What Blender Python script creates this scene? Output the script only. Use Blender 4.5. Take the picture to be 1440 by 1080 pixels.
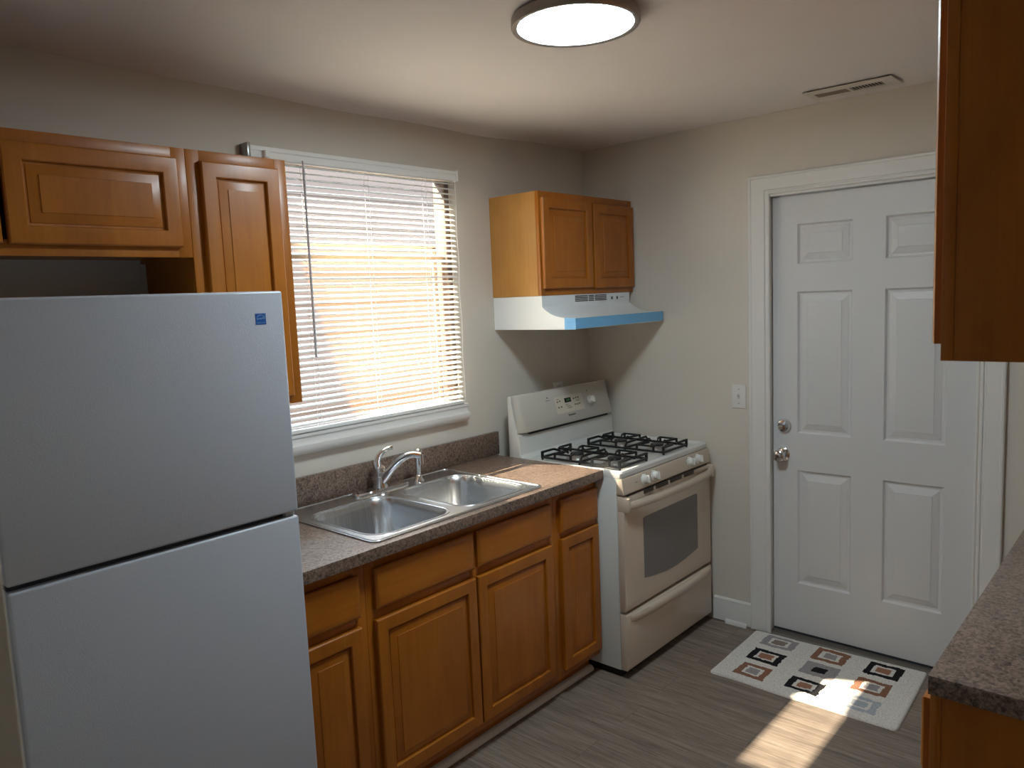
import bpy, bmesh, math, random
from mathutils import Vector, Matrix, noise
for _o in list(bpy.data.objects): bpy.data.objects.remove(_o)
sc = bpy.context.scene
COL = sc.collection
R = math.radians
random.seed(4)

# ------------------------------------------------------------------ camera
CAM = Vector((2.4787, -3.4154, 1.6598))
YAW, PITCH, ROLL = R(41.805), R(-6.5163), R(-2.4485)
fw = Vector((-math.sin(YAW) * math.cos(PITCH), math.cos(YAW) * math.cos(PITCH), math.sin(PITCH)))
r0 = fw.cross(Vector((0, 0, 1))).normalized(); u0 = r0.cross(fw)
r1 = r0 * math.cos(ROLL) + u0 * math.sin(ROLL); u1 = -r0 * math.sin(ROLL) + u0 * math.cos(ROLL)
cd = bpy.data.cameras.new('camera'); cam = bpy.data.objects.new('camera', cd); COL.objects.link(cam)
m = Matrix((r1, u1, -fw)).transposed().to_4x4(); m.translation = CAM
cam.matrix_world = m
cd.sensor_width = 36; cd.lens = 36 * 1074.8 / 1440; cd.clip_start = .02
cd.dof.use_dof = True; cd.dof.focus_distance = 3.2; cd.dof.aperture_fstop = 9
sc.camera = cam

# ------------------------------------------------------------------ light and exposure
SKY, SUN, LAMP = 4.8, 25.0, 33.0
w = bpy.data.worlds.new('world'); sc.world = w; w.use_nodes = True
bg = w.node_tree.nodes['Background']; bg.inputs[0].default_value = (.78, .9, 1.0, 1); bg.inputs[1].default_value = SKY
sd = bpy.data.lights.new('sun', 'SUN'); sd.energy = SUN; sd.angle = R(.7); sd.color = (1, .9, .7)
so = bpy.data.objects.new('sun', sd); COL.objects.link(so)
so.rotation_euler = Vector((1, .52, -1.35)).to_track_quat('-Z', 'Y').to_euler(); so.location = (-3, -2, 5)
def portal(loc, direction, sx, sy):
    d = bpy.data.lights.new('portal', 'AREA'); d.shape = 'RECTANGLE'; d.size = sx; d.size_y = sy
    d.cycles.is_portal = True
    o = bpy.data.objects.new('portal', d); COL.objects.link(o); o.location = loc
    o.rotation_euler = Vector(direction).to_track_quat('-Z', 'Z').to_euler()
portal((-.08, -1.48, 1.68), (1, 0, 0), .95, 1.04)
vs = sc.view_settings
vs.view_transform = 'Standard'; vs.look = 'None'; vs.gamma = 1; vs.use_curve_mapping = False; vs.exposure = 1.35

# ------------------------------------------------------------------ helpers
def srgb(r, g, b):
    return tuple((c / 255 / 12.92 if c / 255 <= .04045 else ((c / 255 + .055) / 1.055) ** 2.4) for c in (r, g, b)) + (1,)

class N:                                   # tiny node-tree helper
    def __init__(s, name):
        s.m = bpy.data.materials.new(name); s.m.use_nodes = True
        s.t = s.m.node_tree; s.b = s.t.nodes['Principled BSDF']; s.out = s.t.nodes['Material Output']
    def n(s, kind, **kw):
        nd = s.t.nodes.new(kind)
        for k, v in kw.items():
            if k in nd.inputs.keys(): nd.inputs[k].default_value = v
            else: setattr(nd, k, v)
        return nd
    def l(s, a, b): s.t.links.new(a, b)
    def coord(s, scale=(1, 1, 1), kind='Object'):
        c = s.n('ShaderNodeTexCoord'); mp = s.n('ShaderNodeMapping'); mp.inputs['Scale'].default_value = scale
        s.l(c.outputs[kind], mp.inputs[0]); return mp.outputs[0]
    def noise(s, vec, scale, detail=3, rough=.55, dist=0):
        nd = s.n('ShaderNodeTexNoise'); nd.inputs['Scale'].default_value = scale; nd.inputs['Detail'].default_value = detail
        nd.inputs['Roughness'].default_value = rough; nd.inputs['Distortion'].default_value = dist
        s.l(vec, nd.inputs['Vector']); return nd.outputs[0]
    def ramp(s, fac, stops):
        nd = s.n('ShaderNodeValToRGB'); e = nd.color_ramp.elements
        while len(e) > 1: e.remove(e[-1])
        e[0].position, e[0].color = stops[0]
        for p, c in stops[1:]:
            x = e.new(p); x.color = c
        s.l(fac, nd.inputs[0]); return nd.outputs[0]
    def mix(s, fac, a, b, mode='MIX'):
        nd = s.n('ShaderNodeMix', data_type='RGBA', blend_type=mode)
        for sock, v in ((nd.inputs[0], fac), (nd.inputs[6], a), (nd.inputs[7], b)):
            if hasattr(v, 'links') or isinstance(v, bpy.types.NodeSocket): s.l(v, sock)
            else: sock.default_value = v
        return nd.outputs[2]
    def bump(s, h, strength=.1, dist=.01):
        nd = s.n('ShaderNodeBump'); nd.inputs['Strength'].default_value = strength; nd.inputs['Distance'].default_value = dist
        s.l(h, nd.inputs['Height']); s.l(nd.outputs[0], s.b.inputs['Normal'])
    def p(s, **kw):
        for k, v in kw.items(): s.b.inputs[k.replace('_', ' ')].default_value = v
        return s

def plain(name, rgb, rough=.5, metal=0, bump=None, coat=0, spec=.5):
    a = N(name).p(Base_Color=srgb(*rgb), Roughness=rough, Metallic=metal, Coat_Weight=coat)
    a.b.inputs['Specular IOR Level'].default_value = spec
    if bump: a.bump(a.noise(a.coord(), bump[0], 2), bump[1], bump[2])
    return a.m

def paint(name, rgb, var=.05, rough=.75, bscale=60, bstr=.06):
    a = N(name); v = a.coord()
    c = srgb(*rgb); lo = tuple(x * (1 - var) for x in c[:3]) + (1,)
    a.l(a.ramp(a.noise(v, 1.6, 4), [(.3, lo), (.7, c)]), a.b.inputs['Base Color'])
    a.p(Roughness=rough); a.bump(a.noise(v, bscale, 3), bstr, .004); return a.m

def wood(name, axis, cols=((154, 86, 14), (172, 100, 18), (182, 112, 28))):
    a = N(name)
    sx = [9, 9, 9]; sx[axis] = 1.6
    v = a.coord(tuple(sx)); fine = [120, 120, 120]; fine[axis] = 3.0
    v2 = a.coord(tuple(fine))
    base = a.ramp(a.noise(v, 1.0, 4, .6, .6), [(p_, srgb(*c_)) for p_, c_ in zip((.22, .5, .8), cols)])
    g = a.ramp(a.noise(v2, 1.0, 3, .6), [(.3, (.91, .9, .88, 1)), (.62, (1, 1, 1, 1))])
    blot = a.ramp(a.noise(a.coord(), 5, 3), [(.3, (.88, .86, .82, 1)), (.65, (1, 1, 1, 1))])
    col = a.mix(1.0, a.mix(1.0, base, g, 'MULTIPLY'), blot, 'MULTIPLY')
    a.l(col, a.b.inputs['Base Color']); a.p(Roughness=.42, Coat_Weight=.3, Coat_Roughness=.27)
    a.b.inputs['Specular IOR Level'].default_value = .35
    a.bump(a.noise(v2, 1.0, 2), .03, .002)
    return a.m

def laminate(name):
    a = N(name); v = a.coord()
    big = a.noise(v, 11, 5, .75, 1.5); mid = a.noise(v, 42, 5, .75, 1.6); fine = a.noise(v, 120, 3, .7, .8)
    c1 = a.ramp(big, [(.36, srgb(70, 52, 44)), (.5, srgb(102, 80, 68)), (.64, srgb(126, 106, 93))])
    c2 = a.ramp(mid, [(.40, srgb(30, 24, 22)), (.46, srgb(92, 72, 60)), (.54, srgb(150, 126, 111)), (.64, srgb(74, 52, 42))])
    c3 = a.ramp(fine, [(.41, srgb(24, 20, 20)), (.48, srgb(112, 92, 80)), (.58, srgb(164, 142, 128))])
    col = a.mix(.42, a.mix(.66, c1, c2), c3)
    a.l(col, a.b.inputs['Base Color']); a.p(Roughness=.36); a.bump(fine, .04, .001); return a.m

def floor_mat():
    a = N('vinyl_planks'); v = a.coord()
    br = a.n('ShaderNodeTexBrick', offset=.37, offset_frequency=2)
    for k, x in (('Scale', 1.0), ('Mortar Size', .0008), ('Mortar Smooth', .1), ('Bias', 0.0), ('Brick Width', 1.2), ('Row Height', .152)):
        br.inputs[k].default_value = x
    br.inputs['Color1'].default_value = (.25, .25, .25, 1); br.inputs['Color2'].default_value = (.75, .75, .75, 1)
    br.inputs['Mortar'].default_value = (.5, .5, .5, 1); a.l(v, br.inputs['Vector'])
    mp = a.n('ShaderNodeMapping'); mp.inputs['Scale'].default_value = (1.3, 16, 1)
    ad = a.n('ShaderNodeVectorMath', operation='ADD'); sc_ = a.n('ShaderNodeVectorMath', operation='SCALE'); sc_.inputs['Scale'].default_value = 7.3
    a.l(br.outputs['Color'], sc_.inputs[0]); a.l(v, ad.inputs[0]); a.l(sc_.outputs[0], ad.inputs[1]); a.l(ad.outputs[0], mp.inputs[0])
    g = a.noise(mp.outputs[0], 2.2, 5, .62, .7)
    mp2 = a.n('ShaderNodeMapping'); mp2.inputs['Scale'].default_value = (4, 110, 1); a.l(ad.outputs[0], mp2.inputs[0])
    g2 = a.noise(mp2.outputs[0], 1.4, 4, .7, .2)
    c = a.ramp(g, [(.25, srgb(106, 93, 83)), (.48, srgb(136, 121, 109)), (.75, srgb(158, 143, 130))])
    d = a.ramp(g2, [(.34, (.6, .57, .53, 1)), (.55, (1, 1, 1, 1))])
    tone = a.ramp(br.outputs['Color'], [(.2, (.92, .92, .92, 1)), (.8, (1.03, 1.02, 1.01, 1))])
    col = a.mix(1.0, a.mix(1.0, c, d, 'MULTIPLY'), tone, 'MULTIPLY')
    col = a.mix(br.outputs['Fac'], col, srgb(86, 76, 68))
    a.l(col, a.b.inputs['Base Color']); a.p(Roughness=.5); a.bump(g2, .12, .002); return a.m

def steel(name):
    a = N(name); v = a.coord((4, 260, 4))
    n = a.noise(v, 1.0, 3)
    a.l(a.ramp(n, [(.3, srgb(198, 201, 204)), (.7, srgb(218, 221, 224))]), a.b.inputs['Base Color'])
    a.p(Metallic=1.0, Roughness=.27); a.bump(n, .04, .001); return a.m

def glassy(name, tint=(1, 1, 1, 1), refl=.06):
    a = N(name); t = a.n('ShaderNodeBsdfTransparent'); t.inputs[0].default_value = tint
    g = a.n('ShaderNodeBsdfGlossy'); g.inputs['Roughness'].default_value = .02
    mx = a.n('ShaderNodeMixShader'); mx.inputs[0].default_value = refl
    a.l(t.outputs[0], mx.inputs[1]); a.l(g.outputs[0], mx.inputs[2]); a.l(mx.outputs[0], a.out.inputs['Surface']); return a.m

def screen_mat():
    a = N('insect_screen'); t = a.n('ShaderNodeBsdfTransparent')
    d = a.n('ShaderNodeBsdfTranslucent'); d.inputs[0].default_value = srgb(246, 168, 72)
    e = a.n('ShaderNodeBsdfDiffuse'); e.inputs[0].default_value = srgb(200, 180, 160)
    m1 = a.n('ShaderNodeMixShader'); m1.inputs[0].default_value = .3; a.l(d.outputs[0], m1.inputs[1]); a.l(e.outputs[0], m1.inputs[2])
    m2 = a.n('ShaderNodeMixShader'); m2.inputs[0].default_value = .045; a.l(t.outputs[0], m2.inputs[1]); a.l(m1.outputs[0], m2.inputs[2])
    a.l(m2.outputs[0], a.out.inputs['Surface']); return a.m

def slat_mat():
    a = N('blind_vinyl'); a.p(Base_Color=srgb(236, 236, 232), Roughness=.4)
    tr = a.n('ShaderNodeBsdfTranslucent'); tr.inputs[0].default_value = srgb(255, 236, 208)
    mx = a.n('ShaderNodeMixShader'); mx.inputs[0].default_value = .1
    a.l(a.b.outputs[0], mx.inputs[1]); a.l(tr.outputs[0], mx.inputs[2]); a.l(mx.outputs[0], a.out.inputs['Surface']); return a.m

def emit(name, rgb, s):
    a = N(name); a.p(Base_Color=srgb(*rgb), Emission_Color=srgb(*rgb), Emission_Strength=s); return a.m

M = {}
M['wall'] = paint('wall_paint', (212, 204, 193), .05, .7)
M['ceil'] = paint('ceiling_paint', (224, 215, 211), .04, .85)
M['trim'] = paint('trim_paint', (222, 219, 215), .03, .4, 20, .03)
M['door'] = paint('door_paint', (212, 211, 211), .03, .42, 30, .03)
M['woodz'], M['woody'], M['woodx'] = wood('maple_upright', 2), wood('maple_lengthways', 1), wood('maple_crossways', 0)
M['side'] = wood('maple_window_lit', 2, ((176, 124, 58), (190, 136, 66), (198, 145, 78)))  # lighter copy of the maple: window light painted into the hood cabinet carcass
M['dark_wood'] = plain('cabinet_underside', (92, 52, 20), .6)
M['lam'] = laminate('speckled_laminate')
M['floor'] = floor_mat()
M['steel'] = steel('brushed_steel')
M['chrome'] = plain('chrome', (225, 226, 228), .07, 1)
M['nickel'] = plain('satin_nickel', (150, 146, 142), .3, 1)
M['lampmetal'] = plain('lamp_rim_metal', (156, 146, 138), .42, .85)
M['fridge'] = plain('fridge_enamel', (184, 187, 196), .33, bump=(260, .16, .002))
M['seal'] = plain('door_seal', (50, 52, 60), .7)
M['white'] = plain('white_enamel', (208, 208, 204), .22, coat=.3)
M['bisque'] = plain('bisque_enamel', (202, 186, 168), .25, coat=.3)
M['bisque2'] = plain('bisque_backguard', (188, 184, 175), .3, coat=.2)
M['hood'] = plain('hood_enamel', (230, 235, 238), .3, coat=.2)
M['black'] = plain('black_plastic', (14, 14, 15), .5)
M['iron'] = plain('cast_iron', (20, 20, 21), .42, bump=(300, .1, .001))
M['ovenglass'] = plain('oven_glass', (116, 112, 108), .16, spec=.6)
M['alu'] = plain('burner_aluminium', (176, 172, 168), .35, .8)
M['knob'] = plain('knob_plastic', (226, 224, 218), .3)
M['grey'] = plain('print_grey', (96, 94, 92), .6)
M['logo'] = plain('logo_print', (52, 50, 50), .5)
M['panelgrey'] = plain('control_overlay', (204, 196, 182), .4)
M['lcd'] = plain('display_window', (10, 14, 10), .15)
M['digits'] = emit('display_digits', (70, 130, 70), .12)
M['tape'] = plain('blue_film', (112, 182, 230), .28, bump=(40, .25, .003))
M['sticker'] = plain('sticker_blue', (22, 92, 172), .4)
M['stickw'] = plain('sticker_white', (150, 200, 235), .4)
M['vinylframe'] = plain('window_frame_tan', (118, 102, 90), .45)
M['sashrail'] = plain('sash_rail_tan', (186, 160, 132), .45)
M['glass'] = glassy('window_glass')
M['screen'] = screen_mat()
M['slat'] = slat_mat()
M['rail'] = plain('blind_rail_metal', (236, 236, 233), .4)
M['wand'] = plain('wand_plastic', (168, 164, 166), .25)
M['cord'] = plain('cord', (236, 236, 236), .6)
M['diff'] = emit('lamp_diffuser', (226, 246, 255), LAMP)
M['grime'] = plain('threshold_metal', (120, 112, 104), .45, .6, bump=(40, .2, .002))
M['ventwhite'] = plain('vent_paint', (206, 198, 188), .5)
M['venttan'] = plain('vent_louvre_tan', (150, 130, 112), .6)
M['ventdark'] = plain('duct_dark', (38, 28, 22), .8)
M['siding'] = paint('neighbour_siding', (74, 61, 54), .08, .8)
M['ground'] = paint('yard_ground', (84, 82, 70), .2, .9)
M['roof'] = plain('shingles', (90, 84, 80), .9)

class MB:
    """collects shapes, linked later as ONE mesh object"""
    def __init__(s): s.bm = bmesh.new(); s.mi = 0
    def _add(s, b):
        for f in b.faces: f.material_index = s.mi
        me = bpy.data.meshes.new('t'); b.to_mesh(me); b.free(); s.bm.from_mesh(me); bpy.data.meshes.remove(me)
    def mesh(s, me, mat=None):
        b = bmesh.new(); b.from_mesh(me)
        if mat is not None: b.transform(mat)
        s._add(b); return s
    def box(s, x0, x1, y0, y1, z0, z1, bev=0, seg=2):
        b = bmesh.new(); bmesh.ops.create_cube(b, size=1)
        b.transform(Matrix.Translation(((x0 + x1) / 2, (y0 + y1) / 2, (z0 + z1) / 2)) @ Matrix.Diagonal((x1 - x0, y1 - y0, z1 - z0, 1)))
        if bev: bmesh.ops.bevel(b, geom=b.edges[:], offset=bev, segments=seg, affect='EDGES', profile=.5)
        s._add(b); return s
    def prism(s, poly, axis, a, c, bev=0, seg=2):
        b = bmesh.new()
        def P(u, v, t): return [(t, u, v), (u, t, v), (u, v, t)][axis]
        v0 = [b.verts.new(P(u, v, a)) for u, v in poly]; v1 = [b.verts.new(P(u, v, c)) for u, v in poly]
        n = len(poly); b.faces.new(v0); b.faces.new(v1[::-1])
        for i in range(n): b.faces.new((v0[i], v1[i], v1[(i + 1) % n], v0[(i + 1) % n]))
        bmesh.ops.recalc_face_normals(b, faces=b.faces[:])
        if bev: bmesh.ops.bevel(b, geom=b.edges[:], offset=bev, segments=seg, affect='EDGES', profile=.5)
        s._add(b); return s
    def loft(s, rings, cap0=True, cap1=True, closed=True):
        b = bmesh.new(); vv = [[b.verts.new(p) for p in r] for r in rings]; n = len(rings[0])
        for a, c in zip(vv, vv[1:]):
            for i in range(n if closed else n - 1):
                j = (i + 1) % n; b.faces.new((a[i], a[j], c[j], c[i]))
        if cap0: b.faces.new(vv[0][::-1])
        if cap1: b.faces.new(vv[-1])
        bmesh.ops.recalc_face_normals(b, faces=b.faces[:]); s._add(b); return s
    def tube(s, pts, rad, seg=12, flat=1.0):
        pts = [Vector(p) for p in pts]; rs = rad if isinstance(rad, (list, tuple)) else [rad] * len(pts)
        rings = []; up = None
        for i, p in enumerate(pts):
            d = (pts[min(i + 1, len(pts) - 1)] - pts[max(i - 1, 0)]).normalized()
            if up is None: up = Vector((0, 0, 1)) if abs(d.z) < .9 else Vector((1, 0, 0))
            a = d.cross(up).normalized(); b_ = a.cross(d).normalized(); up = b_
            rings.append([p + a * math.cos(t) * rs[i] + b_ * math.sin(t) * rs[i] * flat for t in [2 * math.pi * k / seg for k in range(seg)]])
        return s.loft(rings)
    def cyl(s, p0, p1, r, r2=None, seg=28): return s.tube([p0, p1], [r, r if r2 is None else r2], seg)
    def lathe(s, prof, org, axis=(0, 0, 1), seg=36):
        ax = Vector(axis).normalized(); a = ax.orthogonal().normalized(); b_ = ax.cross(a); o = Vector(org)
        return s.loft([[o + ax * h + (a * math.cos(t) + b_ * math.sin(t)) * max(r, 1e-5) for t in [2 * math.pi * k / seg for k in range(seg)]] for r, h in prof])
    def rings(s, frame, rects, back=True):
        """frame=(origin, U, V, Nrm): rects = (u0,u1,v0,v1,depth) nested, the last is capped"""
        o, U, V, Nn = [Vector(x) for x in frame]
        rr = [[o + U * u + V * v + Nn * d for u, v in ((u0, v0), (u1, v0), (u1, v1), (u0, v1))] for u0, u1, v0, v1, d in rects]
        return s.loft(rr, cap0=back, cap1=True)

def rrect(x0, x1, y0, y1, rad, z, n=8):
    out = []
    rs = rad if isinstance(rad, (list, tuple)) else [rad] * 4
    for (cx, cy, a0), rr in zip(((x1, y1, 0), (x0, y1, 90), (x0, y0, 180), (x1, y0, 270)), rs):
        ccx = cx - rr if cx == x1 else cx + rr; ccy = cy - rr if cy == y1 else cy + rr
        for k in range(n + 1):
            t = R(a0 + 90 * k / n); out.append((ccx + rr * math.cos(t), ccy + rr * math.sin(t), z))
    return out

ORG = {}
def tag(o, label=None, cat=None, group=None, kind=None):
    for k, v in (('label', label), ('category', cat), ('group', group), ('kind', kind)):
        if v: o[k] = v
    return o
def thing(name, loc, label, cat, group=None):
    o = bpy.data.objects.new(name, None); COL.objects.link(o); o.location = loc; ORG[o.name] = Vector(loc); o.empty_display_size = .05
    return tag(o, label, cat, group)
def obj(name, mb, mat, parent=None, smooth=30, org=None, label=None):
    me = bpy.data.meshes.new(name)
    if parent is not None: og = ORG[parent.name]
    elif org is not None: og = Vector(org)
    else:
        vs_ = [v.co for v in mb.bm.verts]
        lo = Vector([min(c[i] for c in vs_) for i in range(3)]); hi = Vector([max(c[i] for c in vs_) for i in range(3)])
        og = Vector(((lo.x + hi.x) / 2, (lo.y + hi.y) / 2, lo.z))
    mb.bm.transform(Matrix.Translation(-og)); mb.bm.to_mesh(me); mb.bm.free()
    for mm in (mat if isinstance(mat, (list, tuple)) else [mat]): me.materials.append(mm)
    if smooth and len(me.polygons) > 6:
        me.shade_smooth(); me.set_sharp_from_angle(angle=R(smooth))
    o = bpy.data.objects.new(name, me); COL.objects.link(o); ORG[o.name] = og
    if parent is None: o.location = og
    else: o.parent = parent
    if label: o['label'] = label
    return o
def struct(name, mb, mat, **k):
    o = obj(name, mb, mat, **k)
    if k.get('parent') is None: o['kind'] = 'structure'
    return o
def bx(*a, **k): return MB().box(*a, **k)
def curve_plate(outer, holes, t, bev=0):
    """flat plate with holes in XY, thickness t centred on z=0"""
    cu = bpy.data.curves.new('c', 'CURVE'); cu.dimensions = '2D'; cu.fill_mode = 'BOTH'; cu.extrude = t / 2 - bev; cu.bevel_depth = bev; cu.bevel_resolution = 2
    for loop in [outer] + holes:
        sp = cu.splines.new('POLY'); sp.points.add(len(loop) - 1); sp.use_cyclic_u = True
        for p, q in zip(sp.points, loop): p.co = (q[0], q[1], 0, 1)
    o = bpy.data.objects.new('c', cu); COL.objects.link(o)
    bpy.context.view_layer.update()
    me = bpy.data.meshes.new_from_object(o.evaluated_get(bpy.context.evaluated_depsgraph_get()))
    bpy.data.objects.remove(o); bpy.data.curves.remove(cu); return me
def text_mesh(s, size, ext=.0004, bold=0):
    cu = bpy.data.curves.new('t', 'FONT'); cu.body = s; cu.size = size; cu.extrude = ext; cu.align_x = 'CENTER'; cu.align_y = 'CENTER'; cu.offset = bold
    o = bpy.data.objects.new('t', cu); COL.objects.link(o); bpy.context.view_layer.update()
    me = bpy.data.meshes.new_from_object(o.evaluated_get(bpy.context.evaluated_depsgraph_get()))
    bpy.data.objects.remove(o); bpy.data.curves.remove(cu); return me
def facing(org, U, V):                       # matrix placing XY-plane art onto a surface
    U = Vector(U).normalized(); V = Vector(V).normalized(); W = U.cross(V)
    mm = Matrix((U, V, W)).transposed().to_4x4(); mm.translation = Vector(org); return mm
FX = ((0, 1, 0), (0, 0, 1), (1, 0, 0))       # surface facing +x: U=+y, V=+z
def xface(x, y0, y1, z0, z1): return ((x, y0, z0),) + FX, y1 - y0, z1 - z0

# ------------------------------------------------------------------ room shell
XR, YF, ZC = 2.66, -4.6, 2.42
struct('floor', bx(-.0, XR, YF, 0, -.05, 0), M['floor'])
# ceiling with the slight sag of an old plaster ceiling near the window wall
b = MB(); bm = b.bm; nx, ny = 40, 70
def cz(x, y):
    a = max(0, min(1, (y + 2.75) / .5)) * max(0, min(1, (-.35 - y) / .5)); e = (.017 + .004 * math.sin(y * 7)) * math.exp(-(x / .034) ** 2) * a + .006 * math.exp(-(x / .25) ** 2)
    return ZC - e - .004 * noise.noise(Vector((x * 1.5, y * 1.5, 3)))
gv = [[bm.verts.new(((XR) * (i / nx) ** 2.2, YF - YF * (j / ny), cz((XR) * (i / nx) ** 2.2, YF - YF * (j / ny)))) for j in range(ny + 1)] for i in range(nx + 1)]
for i in range(nx):
    for j in range(ny): bm.faces.new((gv[i][j], gv[i][j + 1], gv[i + 1][j + 1], gv[i + 1][j]))
bm.normal_update()
b.box(-.0, XR, YF, 0, ZC + .02, ZC + .12)
struct('ceiling', b, M['ceil'], smooth=60)
WY0, WY1, WZ0, WZ1 = -1.955, -1.005, 1.165, 2.20   # window opening
b = MB()
b.box(-.075, 0, YF, WY0, 0, ZC + .1); b.box(-.075, 0, WY1, .18, 0, ZC + .1)
b.box(-.075, 0, WY0, WY1, 0, WZ0); b.box(-.075, 0, WY0, WY1, WZ1, ZC + .1)
struct('wall_left', b, M['wall'])
DX0, DX1, DZ1 = 1.012, 1.866, 2.068                # rough door opening
b = MB()
b.box(0, DX0 - .001, 0, .14, 0, ZC + .1); b.box(DX1 + .001, XR, 0, .14, 0, ZC + .1); b.box(DX0 - .001, DX1 + .001, 0, .14, DZ1 + .001, ZC + .1)
struct('wall_back', b, M['wall'])
struct('wall_right', bx(XR, XR + .16, YF, .14, 0, ZC + .1), M['wall'])
b = MB(); b.box(0, 1.906, -3.40, -3.28, 0, ZC + .02, .004)
struct('wall_front', b, M['wall'])
struct('wall_rear', bx(-.2, XR + .16, YF - .12, YF, 0, ZC + .1), M['wall'])

# window in the left wall: vinyl frame, sashes, glass, insect screen
w1 = MB()
for y0, y1, z0, z1 in ((WY0, WY0 + .03, WZ0, WZ1), (WY1 - .03, WY1, WZ0, WZ1), (WY0 + .03, WY1 - .03, WZ0, WZ0 + .04), (WY0 + .03, WY1 - .03, WZ1 - .018, WZ1)):
    w1.box(-.074, -.004, y0, y1, z0, z1, .004)
w1 = struct('window_1', w1, M['vinylframe'])
s = MB()
zm = 1.845
s.box(-.050, -.025, WY0 + .03, WY1 - .03, zm - .012, zm + .012, .003)
obj('sash_rail', s, M['sashrail'], w1)
obj('pane', bx(-.040, -.037, WY0 + .04, WY1 - .04, WZ0 + .04, WZ1 - .02), M['glass'], w1)
obj('insect_screen', bx(-.0655, -.065, WY0 + .045, WY1 - .045, WZ0 + .045, 1.885), M['screen'], w1)
b = MB()
for y0, y1, z0, z1 in ((WY0 + .045, WY0 + .062, WZ0 + .045, 1.89), (WY1 - .062, WY1 - .045, WZ0 + .045, 1.89), (WY0 + .045, WY1 - .045, 1.876, 1.894)): b.box(-.071, -.060, y0, y1, z0, z1, .001)
obj('screen_frame', b, M['sashrail'], w1)
# moulded sill under the blind
prof = [(0, 1.108), (.018, 1.108), (.03, 1.112), (.04, 1.122), (.045, 1.134), (.046, 1.146), (.034, 1.150), (.03, 1.158), (.03, 1.172), (.036, 1.176), (.036, 1.186), (.03, 1.19), (-.06, 1.19), (-.06, 1.1655), (0, 1.1655)]
b = MB(); b.prism(prof[:12] + [(0, 1.19)], 1, -1.985, -.985)
struct('trim_1', b, M['trim'], smooth=40)

# entrance door: slab, jamb, casing, threshold
SX0, SX1, SY, SZ0, SZ1 = 1.026, 1.853, .038, .024, 2.054
cols = [(1.140, 1.378), (1.510, 1.746)]; rows = [(.262, .806), (.980, 1.627), (1.751, 1.927)]
xs = sorted({SX0, SX1} | {c for p in cols for c in p}); zs = sorted({SZ0, SZ1} | {c for p in rows for c in p})
b = MB(); bm = b.bm
for i in range(len(xs) - 1):
    for j in range(len(zs) - 1):
        x0, x1, z0, z1 = xs[i], xs[i + 1], zs[j], zs[j + 1]
        if (x0, x1) in cols and (z0, z1) in rows:
            prev = None
            for ins, d in ((0, 0), (.003, .005), (.008, .0105), (.017, .0115), (.019, .0100), (.044, .0028), (.0455, .001), (.05, .0005)):
                q = [bm.verts.new((x, SY + d, z)) for x, z in ((x0 + ins, z0 + ins), (x1 - ins, z0 + ins), (x1 - ins, z1 - ins), (x0 + ins, z1 - ins))]
                if prev:
                    for k in range(4): bm.faces.new((prev[k], prev[(k + 1) % 4], q[(k + 1) % 4], q[k]))
                prev = q
            bm.faces.new(prev)
        else: bm.faces.new([bm.verts.new(p) for p in ((x0, SY, z0), (x1, SY, z0), (x1, SY, z1), (x0, SY, z1))])
bmesh.ops.remove_doubles(bm, verts=bm.verts[:], dist=1e-5)
for (p, q) in (((SX0, SZ0), (SX1, SZ0)), ((SX1, SZ0), (SX1, SZ1)), ((SX1, SZ1), (SX0, SZ1)), ((SX0, SZ1), (SX0, SZ0))):
    bm.faces.new([bm.verts.new(v) for v in ((p[0], SY, p[1]), (p[0], SY + .04, p[1]), (q[0], SY + .04, q[1]), (q[0], SY, q[1]))])
bm.faces.new([bm.verts.new(v) for v in ((SX0, SY + .04, SZ0), (SX0, SY + .04, SZ1), (SX1, SY + .04, SZ1), (SX1, SY + .04, SZ0))])
bmesh.ops.remove_doubles(bm, verts=bm.verts[:], dist=1e-5); bmesh.ops.recalc_face_normals(bm, faces=bm.faces[:])
door = struct('door_1', b, M['door'], smooth=20)
dk = (0, -1, 0)
b = MB(); b.lathe([(.033, 0), (.033, .006), (.028, .012), (.0265, .018), (.02, .020), (.001, .021)], (1.079, SY, 1.011), dk)
db = obj('deadbolt', b, M['chrome'], door, label='chrome deadbolt rose')
b = MB(); b.lathe([(.033, 0), (.032, .005), (.024, .010), (.012, .013), (.0115, .028), (.018, .033), (.026, .040), (.028, .050), (.0255, .060), (.016, .066), (.001, .067)], (1.073, SY, .875), dk)
kn = obj('door_knob', b, M['chrome'], door, label='round chrome knob')
obj('keyhole', MB().lathe([(.008, 0), (.008, .0012), (.001, .0014)], (1.073, SY - .0665, .875), dk, 16), M['nickel'], kn)
for zc in (1.83, 1.043, .25):
    hb = bx(1.8535, 1.868, SY - .001, SY + .02, zc - .05, zc + .05, .001); hb.cyl((1.858, SY - .006, zc - .052), (1.858, SY - .006, zc + .052), .006, seg=12)
    obj('hinge', hb, M['trim'], door)
obj('latch_plate', bx(1.0235, 1.0265, SY + .008, SY + .032, .845, .905), M['nickel'], door)
obj('door_sweep', bx(SX0, SX1, SY + .004, SY + .036, .012, .0245), M['seal'], door)
jb = MB()
jb.box(DX0, 1.022, 0, .14, 0, DZ1 - .01); jb.box(1.857, DX1, 0, .14, 0, DZ1 - .01); jb.box(DX0, DX1, 0, .14, 2.058, DZ1)
jb.box(1.022, 1.032, .082, .14, 0, 2.058); jb.box(1.847, 1.857, .082, .14, 0, 2.058); jb.box(1.022, 1.857, .082, .14, 2.046, 2.058)
struct('trim_2', jb, M['trim'])
CP = [(0, 0), (0, .008), (.004, .011), (.012, .011), (.014, .007), (.020, .007), (.024, .012), (.060, .014), (.082, .016), (.086, .019), (.095, .019), (.099, .016), (.099, 0)]
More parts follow.
